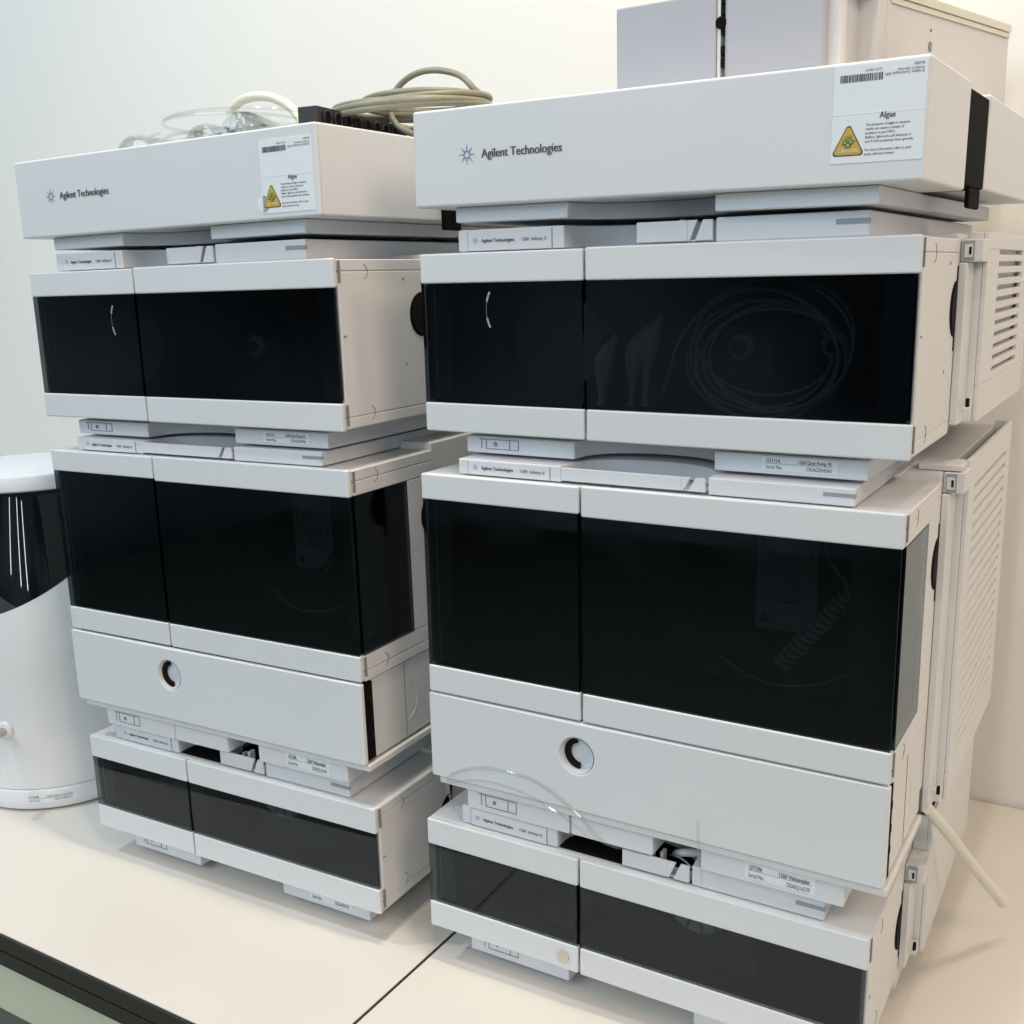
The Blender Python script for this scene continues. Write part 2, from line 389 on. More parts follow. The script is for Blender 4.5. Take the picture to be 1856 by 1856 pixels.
def base(t, off, z0, z1, yf=.018, serial=None, button=True, mid=False, yb=.40):
    xa, xb, xc, xd = .032, .1345, .2545, .366
    pts = [(xa, yf), (xa, yb), (xd, yb), (xd, yf)]+arc_pts(xb+.001, xc-.001, yf, .050)
    m = MB(); m.prism(pts[::-1], z0, z1, PL2)
    if mid: m.box(.1375, .2125, yf-.001, yf+.045, z0+.001, z1-.001, PL2)
    b = m.build('base_plate', t, .0013, 3, off=off)
    h = z1-z0; y = yf-.0005
    if button:
        s = MB(); za, zb = z0+h*.30, z0+h*.82
        for x0, x1 in ((.047, .0475), (.0515, .052), (.0745, .075), (.083, .0835)): s.box(x0, x1, y, yf, za, zb, GROOVE)
        s.box(.045, .0835, y, yf, zb, zb+.0005, GROOVE); s.box(.0515, .0835, y, yf, za-.0005, za, GROOVE)
        zc = (za+zb)/2; s.disc((.061, zc, y+.0001), .0017, INK, 'y', .0003, 24, R_(125), R_(415), .0012)
        s.box(.0608, .0612, y-.0002, y+.0002, zc+.0003, zc+.0021, INK)
        s.build('power_button', b, off=off)
    if serial:
        a_, b_, c_ = serial; s = MB(); zs0, zs1 = z0+h*.22, z1-.0012
        s.box(.290, .345, yf-.00045, yf-.00005, zs0, zs1, PAPER); yy = yf-.0007
        s.box(.2925, .3425, yy+.0001, yy+.0003, (zs0+zs1)/2, (zs0+zs1)/2+.0002, INK)
        k = (zs1-zs0)*.27; zu, zl = (zs0+zs1)/2+.0009, zs0+.0012
        s.text(a_, .2935, zu, k, yy, INK, fit=.0105, bold=.01); s.text('Serial No.', .293, zl, k, yy, INK, fit=.0125)
        s.text(b_, .3165, zu, k, yy, INK, fit=.0245, bold=.01); s.text(c_, .323, zl, k, yy, INK, fit=.018)
        s.build('serial_label', b, off=off)
    return b

def vented_side(m, x, y0, y1, z0, z1, rows, zr0, zr1, ya, yb, slant=0, t=.0035, sh=.47):
    """plate at x (outer face) with horizontal slots between ya..yb"""
    pitch = (zr1-zr0)/rows
    m.box(x-t-.004, x-t-.0025, ya-.003, yb+.003, zr0-.003, zr1+.003, PL3)
    m.box(x-t, x, y0, y1, z0, zr0, PL3); m.box(x-t, x, y0, y1, zr1, z1, PL3)
    m.box(x-t, x, y0, ya, zr0, zr1, PL3); m.box(x-t, x, yb, y1, zr0, zr1, PL3)
    for k in range(rows):
        a = zr0+pitch*k; b = a+pitch*(1-sh)
        # slat leaning outward at its foot
        m.prism([(x, a), (x, b), (x-t, b+pitch*sh*.25), (x-t, a)], ya, yb, PL3, 'y')

def rear(t, off, z0, z1, rows=0, zr=None, ya=.225, yb=.37, latch_z=None, panel=(.17, .425), pz=None, brk=True):
    m = MB(); m.box(.004, W-.001, .1302, .43, z0, z1, PL3); r = m.build('rear_housing', t, .0015, 2, off=off)
    if not brk: return r
    X = .410; p0, p1 = panel; q0, q1 = pz or (z0, z1)
    m = MB()
    if rows: vented_side(m, X, p0, p1, q0, q1, rows, zr[0], zr[1], ya, yb)
    else: m.box(X-.0035, X, p0, p1, q0, q1, PL3)
    m.box(W-.0008, X-.0036, p1-.004, p1, q0, q1, PL3)
    m.box(W-.0008, X-.0036, p0, p0+.003, q0, q1, PL3)
    m.build('vent_panel' if rows else 'side_cover', r, .0007, 2, off=off)
    m = MB(); zl = latch_z if latch_z else q1-.015
    m.box(W-.0008, X+.001, .140, p0-.0004, zl, zl+.0165, PL3)             # top bracket
    m.box(W-.0008, X-.009, .136, p0-.0004, q0+.001, zl-.0003, PL3)        # recessed rail
    m.box(W-.0008, X-.004, .160, p0-.0004, q0+.0008, q0+.012, PL3)
    b = m.build('side_rail', r, .001, 2, off=off)
    m = MB(); m.box(X-.0125, X-.0050, .1385, .1399, zl+.001, zl+.0155, NOTCH); m.box(X-.0118, X-.0060, .1378, .1384, zl+.0035, zl+.0130, PL3)
    m.box(X-.0085, X-.0068, .1373, .1377, zl+.0055, zl+.0110, DARKSLOT)
    m.build('latch', r, off=off)
    m = MB(); m.box(X-.0055, X-.003, .1475, .151, q0+.014, q0+.0205, DARKSLOT); m.build('cable_slot', r, off=off)
    return r

def coil(m, c, R, r, turns, mt, jit=.004, yj=.008, n=26):
    pts = []
    for k in range(int(turns*n)):
        a = 2*math.pi*k/n; rr = R*(1+.16*math.sin(a*.37+1)+.08*math.sin(a*1.3))
        pts.append((c[0]+rr*1.15*math.cos(a)+jit*math.sin(k*.11), c[1]+yj*math.sin(a*.6), c[2]+rr*.85*math.sin(a)+jit*math.cos(k*.07)))
    m.tube(pts, r, mt, 6, sub=2)

# ---------------------------------------------------------------- the eight modules
def pump(key, label):
    z0, z1 = LZ['P0'], LZ['P1']; off = (W/2, 0, z0-.019); t = place(key, off[2]); t.name = 'pump_module'
    tag(t, label, 'pump', 'pump modules in the two stacks'); R = key[0] == 'R'
    chassis(t, off, z0+.001, z1-.001)
    door(t, off, .0004, .1515, z0, LZ['Pgb'], LZ['Pgt'], z1-.0008, 'L'); door(t, off, .1535, W-.0004, z0-.0004, LZ['Pgb'], LZ['Pgt'], z1, 'R')
    hinge_slots(t, off, [(z0, LZ['Pgb']), (LZ['Pgt'], z1)]); caps(t, off, (z1-.0115, z0+.0125)); grip(t, off, .589)
    MB().box(W-.001, W+.0005, .0085, .0125, .5745, .5756, GROOVE).build('side_notch', t, off=off)
    for y, z in ((.098, .622), (.097, .545)): MB().disc((y, z, W+.0004), .0012, GROOVE, 'x', .0006, 12).build('screw_hole', t, off=off)
    base(t, off, z0-.0185, z0-.0042, .014, ('G7111A', '1260 Quat Pump VL', 'DEAEZ04265' if R else 'DEAEZ03386'))
    MB().box(.02, W-.02, .030, .40, z0-.0045, z0+.001, PL3).build('bottom_pan', t, off=off)
    tray(t, off, z1, z1+.0170, half=True)
    rear(t, off, z0+.006, z1+.003, 11, (.5285, .6320), .228, .372, .6225, (.170, .425), (.500, .6445), brk=R)
    # inside, dimly seen through the smoked doors
    m = MB(); m.box(.006, .05, .05, .08, z0+.02, z1-.02, PUMPM)
    m.disc((.115, .568, .045), .040, PUMPM, 'y', .02, 32); m.build('mixer_head', t, .001, off=off)
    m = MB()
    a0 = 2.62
    m.disc((.093+(0 if R else .052), .5945-(0 if R else .003), .0011), .030, ARCGLINT, 'y', .0002, 90, a0+.02, a0+.30, .0284); m.disc((.093+(0 if R else .052), .5945-(0 if R else .003), .0011), .030, ARCGLINT, 'y', .0002, 90, a0+.74, a0+1.02, .0284); m.disc((.093+(0 if R else .052), .5945-(0 if R else .003), .0011), .0293, GROOVE, 'y', .0002, 90, a0+.31, a0+.73, .0290)
    m.build('highlight_arcs', t, off=off)  # curved door highlights drawn as pale arcs on the pane face
    cm = COILM if R else PUMPM
    m = MB(); coil(m, (.285, .035, .562), .047, .0012, 6.6, cm); m.tube([(.205, .03, .530), (.222, .028, .575), (.262, .026, .607), (.312, .028, .598), (.338, .03, .560), (.318, .032, .522), (.275, .03, .512), (.238, .028, .535), (.235, .03, .575), (.272, .032, .600)], .0013, cm, 6); m.build('tubing_coil', t, smooth=True, off=off)
    m = MB(); m.box(.245, .285, .05, .082, .540, .580, PUMPM); m.box(.30, .345, .052, .082, .545, .585, PUMPM)
    for x, z in ((.262, .565), (.332, .567)):
        m.disc((x, z, .049), .010, COILM, 'y', .008, 24); m.disc((x, z, .040), .005, PUMPM, 'y', .008, 16)
    m.box(.25, .30, .055, .08, .512, .532, BLACK); m.build('pump_head', t, .001, off=off)
    if R:
        m = MB()
        for x, zt in ((.158, .555), (.184, .562), (.196, .570)):
            m.tube([(x, .016, z0+.027), (x+.001, .016, zt-.03), (x+.003, .018, zt), (x+.007, .03, zt+.018)], lambda u: .0020+.0058*math.exp(-((u-.66)/.20)**2)+.0018*math.exp(-(u/.05)**2), COILM, 8)
        m.build('drain_tube', t, smooth=True, off=off)
    return t

def drawer_front(m, x0, x1, y0, y1, z0, z1, cx, cz, r, mt, n=48):
    """slab with a round hole"""
    def rim(k):
        a = 2*math.pi*k/n; c, s_ = math.cos(a), math.sin(a)
        tx = ((x1-cx)/c if c > 0 else (x0-cx)/c) if abs(c) > 1e-9 else 1e9
        tz = ((z1-cz)/s_ if s_ > 0 else (z0-cz)/s_) if abs(s_) > 1e-9 else 1e9
        q = min(tx, tz); return (cx+q*c, cz+q*s_)
    ang = sorted([2*math.pi*k/n for k in range(n)]+[math.atan2(z-cz, x-cx) % (2*math.pi) for x in (x0, x1) for z in (z0, z1)])
    N = len(ang); vs = []
    for y in (y0, y1):
        for a in ang:
            k = a*n/(2*math.pi); p = rim(k); vs.append((p[0], y, p[1]))
        for a in ang: vs.append((cx+r*math.cos(a), y, cz+r*math.sin(a)))
    fs = []
    for i in range(N):
        j = (i+1) % N
        fs += [(i, j, N+j, N+i), (2*N+i, 3*N+i, 3*N+j, 2*N+j), (i, 2*N+i, 2*N+j, j), (N+i, N+j, 3*N+j, 3*N+i)]
    m.add(vs, fs, mt)

def sampler(key, label):
    z0, zd, z1 = LZ['V0'], LZ['Vdb'], LZ['V1']; gb, gt = LZ['Vgb'], LZ['Vgt']; R = key[0] == 'R'
    off = (W/2, 0, .1545); t = place(key, off[2]); t.name = 'autosampler_module'
    tag(t, label, 'autosampler', 'autosampler modules in the two stacks')
    chassis(t, off, zd-.001, z1-.001, win=(.0062, .086, gb, gt+.0005), cavity=.115)
    door(t, off, .0004, .1505, zd, gb, gt+.002, z1-.0005, 'L'); door(t, off, .1525, W-.0008, zd-.0002, gb, gt, z1, None)
    MB().box(W-.0035, W+.0002, .0064, .0860, gb, gt+.0004, PANE).build('side_window', t, off=off)
    hinge_slots(t, off, [(zd, gb), (gt, z1)]); caps(t, off, (z1-.0095, zd+.0115), .036); grip(t, off, .396)
    # lower body with the sliding drawer
    m = MB(); m.box(0, W-.0015, .016, .13, z0+.002, zd-.002, PL3); m.build('lower_housing', t, .001, 2, off=off)
    m = MB(); m.box(.006, W-.0009, .0092 if R else .0052, .0158, z0+.003, zd-.003, BLACK)
    for z in (.205, .222, .240): m.box(W-.0010, W-.0004, .0110, .0150, z, z+.006, DARKSLOT)
    m.build('drawer_gap', t, off=off)
    m = MB(); yd = -.0005 if R else -.002
    drawer_front(m, -.0008, W-.0005, yd, .0085 if R else .0046, z0, zd-.0018, .1468, .2325, .0155, PL); d = m.build('drawer', t, .0022, 4, off=off)
    m = MB(); ye = .0090 if R else .0050; m.disc((.1468, .2325, ye), .0165, PL2, 'y', .0003, 40); m.lathe([(.0155, yd+.0005), (.0146, yd+.003), (.0140, ye-.0003)], PL2, (.1468, 0, .2325), 40, 'y')
    m.disc((.1468, .2325, ye-.0004), .0140, DARKSLOT, 'y', .0030, 48, R_(105), R_(268), .0092)
    m.build('finger_cup', d, off=off)
    m = MB(); m.prism([(.006, .002), (W+.0015, .002), (W+.0015, .13), (.006, .13)], z0-.0075, z0-.0008, PL3); m.build('bottom_pan', t, .0015, 2, off=off)
    # arc line moulded on the side
    m = MB(); m.box(W-.0018, W-.0011, .0665, .0670, z0+.004, zd-.003, GROOVE)
    m.disc((.0665, .222, W-.0011), .021, PL, 'x', .0009, 60, -1.35, 1.35, .0203); m.build('side_groove', t, off=off)
    base(t, off, .1553, .1748, .007, ('G7129A', '1260 Vialsampler', 'DEAEQ16339' if R else 'DEAEQ16341'), mid=True)
    tray(t, off, z1, z1+.0130, half=False)
    rear(t, off, z0+.02, z1+.006, 21, (.205, .4460), .20, .395, .449, (.170, .425), (.180, .471), brk=R)
    m = MB() if R else None
    if R: m.box(W-.02, W+.012, .141, .166, .4662, .4712, PL3); m.box(W-.03, W-.026, .10, .175, z1+.0061, z1+.008, PL3); (m.build('rail_cap', t, .001, 2, off=off) if R else None)
    # inside
    m = MB(); m.box(.2755, .323, .060, .0606, gb+.058, gt+.006, SHEET)
    y = .0595
    for a, b, c, d_ in ((.280, .318, gt-.004, gt-.0035), (.280, .2805, .37, gt-.004), (.3175, .318, .37, gt-.004), (.285, .313, .370, .3705), (.290, .300, gt-.014, gt-.006)): m.box(a, b, y, y+.0003, c, d_, INK)
    m.disc((.302, .378, y+.0002), .009, INK, 'y', .0002, 24, r0=.0082); m.disc((.302, .378, y+.0002), .005, INK, 'y', .0002, 24, r0=.0044)
    m.add([(.279, y, gb+.064), (.287, y, gb+.064), (.283, y, gb+.071)], [(0, 1, 2)], INK)
    m.build('instruction_sheet', t, off=off)
    m = MB(); pts = []
    for k in range(15*10):
        u = k/150; a = 2*math.pi*k/10
        p = Vector((.300, .045, .3225)).lerp(Vector((.350, .060, .385)), u)
        p += Vector((.75, 0, -.62))*.0062*math.cos(a)+Vector((0, 1, 0))*.0062*math.sin(a); pts.append(p)
    cm = COILM if R else PUMPM
    m.tube(pts, .0016, cm, 6, sub=2); m.tube([(.349, .06, .385), (.33, .06, .41), (.325, .07, .43)], .0016, cm, 6)
    m.build('coiled_tube', t, smooth=True, off=off)
    m = MB(); m.box(.352, .366, .04, .11, gb, gt, PUMPM); m.box(.20, .36, .085, .112, gb, gb+.045, PUMPM); m.build('needle_arm', t, .001, off=off)
    m = MB(); m.tube([(.25, .05, .322), (.272, .045, .312), (.30, .04, .309), (.33, .045, .313), (.355, .05, .325)], .0008, COILM, 6); m.build('capillary', t, smooth=True, off=off)
    return t

def detector(key, label):
    z0, z1 = LZ['D0'], LZ['D1']; R = key[0] == 'R'; off = (W/2, 0, .0008); t = place(key, off[2]); t.name = 'detector_module'
    tag(t, label, 'detector', 'detector modules at the foot of the two stacks')
    chassis(t, off, z0+.001, z1-.001)
    xs = .1555 if R else .1495
    dl = door(t, off, .0004, xs-.001, z0, LZ['Dgb'], LZ['Dgt'], z1-.0004, 'L', PANE2); door(t, off, xs+.001, W-.0004, z0-.0003, LZ['Dgb'], LZ['Dgt'], z1, None, PANE2)
    hinge_slots(t, off, [(z0, LZ['Dgb']), (LZ['Dgt'], z1)]); caps(t, off, (z1-.0115, z0+.0175)); grip(t, off, .078)
    m = MB(); m.box(W-.001, W+.0005, .0085, .0125, .0835, .0845, GROOVE); m.build('side_notch', t, off=off)
    if R: MB().disc((.1405, .0405, -.0001), .0056, METAL, 'y', .0012, 32).build('magnet_button', dl, off=off)
    base(t, off, .0006, z0-.0040, .020, ('G7114A', '1260 VWD', 'DEAAX03187' if R else 'DEAAX03192'))
    MB().box(.02, W-.02, .030, .40, z0-.0042, z0+.001, PL3).build('bottom_pan', t, off=off)
    tray(t, off, z1, z1+.0170, half=True)
    rear(t, off, .012, z1+.003, 0, None, latch_z=.112, panel=(.170, .43), pz=(.030, .160), brk=R)
    # dark opening between tray and doors, and light inside drawn as a white fan
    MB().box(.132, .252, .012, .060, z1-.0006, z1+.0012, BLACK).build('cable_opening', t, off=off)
    m = MB(); m.tube([(.250, .050, z1+.006), (.247, .036, z1+.013), (.238, .030, z1+.014), (.230, .036, z1+.008), (.226, .044, z1+.002)], .0034, PL2, 10); m.build('drain_spout', t, smooth=True, off=off)
    m = MB(); m.tube([(.222, .040, z1+.002), (.232, .026, z1+.012), (.243, .020, z1+.013), (.2525, .018, z1+.007), (.2535, .017, z1+.001)], .0007, NOTCH, 6); m.build('sensor_wire', t, smooth=True, off=off)
    m = MB(); m.box(.168, .188, .030, .058, z1+.0014, z1+.012, GROOVE); m.build('inner_block', t, .001, off=off)
    m = MB(); cx, cz = (.2515, .112)
    for k in range(5):
        a0 = R_(200+k*27); a1 = a0+R_(23)
        m.disc((cx, cz, .030), .030, LIGHTFAN, 'y', .001, 60, a0, a1, .008)
    m.build('light_fan', t, off=off)
    m = MB(); m.box(.10, .13, .04, .08, z0+.01, .085, PUMPM); m.build('flow_cell_holder', t, .002, off=off)
    MB().box(.20, .30, .05, .08, .035, .070, PUMPM).build('lamp_housing', t, .002, off=off)
    return t

def cabinet(key, label):
    z0, z1 = LZ['C0'], LZ['C1']; R = key[0] == 'R'; off = (W/2, 0, .6595); t = place(key, off[2]); t.name = 'solvent_cabinet'
    tag(t, label, 'cabinet', 'solvent cabinets on top of the two stacks')

    x0, x1 = .0008, .3952; fl = z1-.020
    m = MB()
    D = .125
    if R: m.box(x0, x1, 0, D, z0, z1, PL)
    else:
        m.box(x0, x1, 0, .004, z0, z1, PL); m.box(x0, x0+.004, .004, .42, z0, z1, PL); m.box(x1-.004, x1, .004, .42, z0, z1, PL)
        m.box(x0+.004, x1-.004, .416, .42, z0, z1, PL); m.box(x0+.004, x1-.004, .004, .416, z0, fl, PL)
    b = m.build('cabinet_body', t, .0022, 4, off=off)
    if R:
        mm = MB(); mm.box(x0+.002, x1-.0006, D+.001, .1985, z0+.004, z1-.004, BLACK); mm.box(x1-.004, x1-.0006, D+.022, .188, z0-.011, z0+.0038, BLACK)
        mm.build('recess_strip', t, .002, 2, off=off)
        MB().box(x0, x1, .199, .44, z0+.004, z1, PL).build('rear_body', t, .0022, 4, off=off)
    else:
        MB().box(x1-.0004, x1+.004, .172, .200, z0-.008, z0+.030, BLACK).build('recess_strip', t, .001, off=off)
    s = MB(); y = -.0004
    s.spark(.053, .7116, .0080, y); s.text('Agilent Technologies', .0668, .7085, .0066, y, INK, bold=.025, fit=.0712)
    s.build('logo_print', b, off=off)
    # sticker
    xa, xb, za, zb = (.3368, .3935, .6866, .7448) if R else (.3320, .3905, .6786, .7376)
    s = MB(); s.box(xa, xb, -.0004, -.00005, za, zb, PAPER)
    yy = -.0006; h = zb-za; w_ = xb-xa
    s.box(xa, xb, -.00055, -.0004, za+h*.50, za+h*.507, GROOVE if False else PAPER)
    if not R: s.disc((xa+.001, za+.008, -.00005), .007, PAPER, 'y', .00035, 32)
    rnd = random.Random(3); x = xa+w_*.07; end = xa+w_*.52
    zb0, zb1 = za+h*.83, za+h*.905
    while x < end:
        d = rnd.choice((.00035, .0006, .0009)); s.box(x, x+d, yy, yy+.0001, zb0, zb1, INK); x += d+rnd.choice((.0003, .0005))
    s.text('G1311-90107', xa+w_*.52, zb1+.0026, .0015, yy, INK, rot=math.pi, fit=w_*.18)
    s.text('© Agilent Technologies 2004', xb-.002, zb0+.0035, .0017, yy, INK, rot=math.pi, fit=w_*.41)
    s.text('Printed in Germany', xb-.002, zb-.0045, .0017, yy, INK, rot=math.pi, fit=w_*.28); s.text('06/2004', xb-.002, zb-.0018, .0017, yy, INK, rot=math.pi, fit=w_*.11)
    s.text('Algae', xa+w_*.52, za+h*.445, .0038, yy, INK, bold=.02, fit=w_*.17)
    for k, l in enumerate(('The presence of algae in aqueous', 'media can cause a variety of', 'problems in your HPLC.', 'Buffers, light and a pH between 4', 'and 9 will accelerate their growth.', '', 'For more information refer to your', 'pump reference manual.')):
        if l: s.text(l, xa+w_*.375, za+h*.375-k*h*.043, .00145, yy, INK, bold=.008, fit=w_*.0148*len(l))
    def tri(cx, cz, a, b, r, mt, y):
        P = [(cx-a, cz), (cx+a, cz), (cx, cz+b)]; pts = []
        for i, (px, pz) in enumerate(P):
            g = (cx, cz+b*.33); d0 = Vector((px-g[0], pz-g[1])); c_ = Vector((px, pz))-d0.normalized()*r*2
            a_ = math.atan2(d0.y, d0.x)
            for k in range(-4, 5): pts.append((c_.x+r*math.cos(a_+k*.26), y, c_.y+r*math.sin(a_+k*.26)))
        s.add(pts, [list(range(len(pts)))], mt)
    cx, cz = xa+w_*.19, za+h*.075
    tri(cx, cz, .0108, .0200, .0018, INK, yy); tri(cx, cz+.0007, .0096, .0180, .0015, AMBER, yy-.0001)
    s.text('CAUTION', cx-.0062, cz+.0022, .0022, yy-.0003, CREAM, bold=.02, fit=.0124)
    for q in ((-.0018, .0082, .0018), (.0016, .0084, .0018), (0, .0066, .0022), (-.001, .0108, .0012), (.0012, .0115, .001), (-.0033, .0076, .0009), (.0035, .0088, .001)):
        s.disc((cx+q[0], cz+q[1], yy-.0002), q[2], GREEN, 'y', .0001, 12)
        s.disc((cx+q[0], cz+q[1], yy-.00035), q[2]*.45, AMBER, 'y', .0001, 10)
    s.build('caution_sticker', b, off=off)
    bp = base(t, off, .6615, z0-.0002, .012, None, button=False)
    return t

pump('RP', 'pump module under the right solvent cabinet, coils of tubing behind its dark doors')
sampler('RV', 'tall autosampler module in the right stack, clear plastic loop hanging at its lower edge')
detector('RD', 'low module at the foot of the right stack with a round magnet on its door')
cabinet('RC', 'white box on top of the right stack, under the upright white unit')
pump('LP', 'pump module under the left solvent cabinet, its beige side facing the right stack')
sampler('LV', 'tall autosampler module in the left stack, dark window wrapping round to its side')
detector('LD', 'low module at the foot of the left stack, standing on the desk')
cabinet('LC', 'white box on top of the left stack under hoses, cable and glass bottles')
def lf(p):  # left-stack coordinates to world
    return STACK['L'] @ Vector(p)

# ---------------------------------------------------------------- upright unit on the right cabinet
t = bpy.data.objects.new('upright_unit', None); S.collection.objects.link(t); t.location = (.24, .2, .7535)
tag(t, 'white upright unit with two narrow doors standing on the right stack', 'instrument'); off = t.location
zb = .7540
m = MB(); m.box(.158, .2372, .050, .060, zb, .8145, UNITP); m.build('door', t, .0015, off=off)
m = MB(); m.box(.2435, .3155, .050, .062, zb, .835, UNITP); m.build('door', t, .003, 4, off=off)
m = MB(); m.box(.160, .313, .0605, .14, zb, .812, PL3); m.build('front_body', t, .001, off=off)
m = MB(); m.box(.2376, .2400, .052, .0604, zb, .81, PL3)
for z in (.764, .772, .786, .799, .806): m.box(.2401, .2431, .0525, .0600, z, z+.006, DARKSLOT)
m.build('hinge', t, off=off)
MB().disc((.2408, .7935, .0515), .0042, BLACK, 'y', .001, 24).build('door_knob', t, off=off)
m = MB(); m.box(.313, .3235, .062, .075, zb, .835, PL3); m.box(.313, .3165, .0752, .135, zb, .835, PL3); m.box(.313, .331, .1355, .158, zb, .835, PL3); m.box(.3167, .329, .0752, .135, .8145, .835, PL3)
m.build('side_frame', t, .001, off=off)
m = MB(); m.prism([(.165, zb), (.500, zb), (.500, .8435), (.165, .810)], .18, .3318, PL3, 'x'); 
q = [(.3316, .159), (.3685, .500)]
m.add([(.30, .159, zb), (q[0][0], .159, zb), (q[1][0], .5, zb), (.30, .5, zb), (.30, .159, .8260), (q[0][0], .159, .8260), (q[1][0], .5, .8490), (.30, .5, .8490)],
      [(0, 3, 2, 1), (4, 5, 6, 7), (0, 1, 5, 4), (1, 2, 6, 5), (2, 3, 7, 6), (3, 0, 4, 7)], PL3); rb = m.build('rear_body', t, .0012, off=off)
m = MB()
for da, db, th in ((-.0075, -.0006, .002), (-.0125, -.0082, .001)):
    A = [(q[0][0]+.0008, .164, .8262), (q[1][0]+.0005, .497, .8488)]
    vs = [(p[0]+o_, p[1], p[2]+d_) for o_ in (0, th) for d_ in (da, db) for p in A]
    m.add(vs, [(0, 1, 3, 2), (4, 6, 7, 5), (0, 4, 5, 1), (2, 3, 7, 6), (0, 2, 6, 4), (1, 5, 7, 3)], HOSE)
m.build('cover_flap', rb, .0005, off=off)
m = MB(); m.disc((.26, .7960, .3434), .004, GROOVE, 'x', .0014, 20, r0=.003); m.disc((.26, .8085, .3434), .0012, GROOVE, 'x', .0014, 10); m.build('screw', rb, off=off)

# ---------------------------------------------------------------- things on the left cabinet
FLZ = .7275
def cab(p): return lf(p)
# rack: rests on the rim of the cabinet
a = math.atan2(.1815, -.024)
t = bpy.data.objects.new('vial_rack', None); S.collection.objects.link(t)
t.matrix_world = STACK['L'] @ Matrix.Translation((.2239, .1689, FLZ)) @ Matrix.Rotation(-.10+math.pi/2+.10-math.pi/2+.13, 4, 'Z')
tag(t, 'black plastic rack with round holes between the hose and cable coil', 'rack')
m = MB(); L_, Wd, H = .19, .026, .0675
m.box(0, Wd-.003, 0, L_, 0, H, RACK)
# right side plate with two staggered rows of holes
plate = MB(); import itertools
for row, (zc, sh) in enumerate(((H-.010, 0), (H-.024, .0095), (H-.040, 0))):
    for k in range(9):
        m.disc((.016+k*.020+sh, zc, Wd-.0006), .0072, BLACK, 'x', .002, 20)
        m.disc((.016+k*.020+sh, zc, Wd+.0004), .0074, RACK, 'x', .003, 20, r0=.0062)
m.build('rack_block', t, .0008)

def bottle(x, y, r, ang, label):
    t = bpy.data.objects.new('glass_bottle', None); S.collection.objects.link(t)
    t.matrix_world = STACK['L'] @ Matrix.Translation((x, y, FLZ+r+.0005)) @ Matrix.Rotation(ang, 4, 'Z')
    tag(t, label, 'bottle', 'clear glass bottles lying on the left cabinet')
    p = [(.0001, 0), (r*.6, 0), (r*.92, .003), (r, .010), (r, .085), (r*.93, .097), (r*.7, .108), (r*.42, .116), (r*.40, .130), (r*.47, .131), (r*.47, .135), (r*.32, .135), (r*.32, .116), (r*.6, .106), (r*.85, .096), (r-.002, .084), (r-.002, .011), (r*.9, .005), (.0001, .003)]
    MB().lathe(p, BOTTLE, n=40, axis='y').build('glass_body', t, smooth=True)
    MB().lathe([(r*.48, .125), (r*.50, .125), (r*.50, .129), (r*.48, .129)], CLEAR, n=32, axis='y').build('pour_ring', t, smooth=True)
bottle(.048, .105, .0258, .10, 'clear glass bottle nearest the left end of the left cabinet')
bottle(.146, .105, .0268, -.05, 'clear glass bottle in the middle, below the thin clear tubing')
bottle(.225, .085, .0285, .42, 'clear glass bottle nearest the black rack')

m = MB()
def LP(pts): return [tuple(lf(p)) for p in pts]
hose = LP([(.060, .236, FLZ+.010), (.0585, .24, .778), (.0600, .24, .803), (.0660, .24, .8150), (.0797, .24, .8235), (.1009, .24, .8262), (.1251, .24, .8232), (.1483, .238, .8139), (.167, .232, .8018), (.185, .222, .785), (.195, .215, .76), (.197, .212, FLZ+.008)])
m.tube(hose, .0052, HOSE, 14); tag(m.build('cream_hose', smooth=True), 'thick cream hose arching over the glass bottles', 'hose')
# clear tubing loops
m = MB(); pts = []
for k in range(44):
    a = k*2*math.pi/14; pts.append(lf((.108+.092*math.cos(a+2.6), .21+.075*math.sin(a+2.6), .783+.012*math.sin(a*.5+.6)+.008*math.sin(a*.21))))
m.tube(pts, .0017, CLEAR, 8, sub=4)
rq = random.Random(9)
for cx_, cy_, r_ in ((.075, .15, .034), (.125, .16, .028), (.185, .14, .030), (.16, .19, .045)):
    pts = []
    for k in range(15):
        a = 2*math.pi*k/11+cx_*40; pts.append(lf((cx_+r_*(1+.25*rq.random())*math.cos(a), cy_+r_*.8*math.sin(a), .772+.008*math.sin(a*1.4+cx_*60)+.004*rq.random())))
    m.tube(pts, .0015, CLEAR, 8, sub=4)
tag(m.build('clear_tubing', smooth=True), 'thin clear tubing looped loosely above the glass bottles', 'tubing')
# grey-khaki cable coil
m = MB(); pts = []
n = 18; rnd = random.Random(4)
pts.append(lf((.33, .36, FLZ+.02)))
for k in range(n*6+4):
    a = 2*math.pi*k/n+2.2; turn = k/n
    rr = .106-.008*turn+.011*math.sin(a*.5+turn*2.3)
    z = .7925+.0034*turn+.0022*math.sin(a+turn*2.1)+.0015*math.sin(a*.5)
    pts.append(lf((.281+rr*math.cos(a), .298+rr*.80*math.sin(a), z)))
m.tube(pts, .0035, CABLE, 12, sub=5)
m.tube(LP([(.30, .37, .792), (.3415, .345, .8055), (.3337, .33, .8214), (.318, .33, .8355), (.2933, .33, .844), (.2676, .33, .8458), (.2447, .33, .8397), (.2279, .33, .827), (.2254, .327, .8125), (.2308, .32, .8002), (.249, .31, .7867), (.275, .30, .776)]), .0035, CABLE, 12)
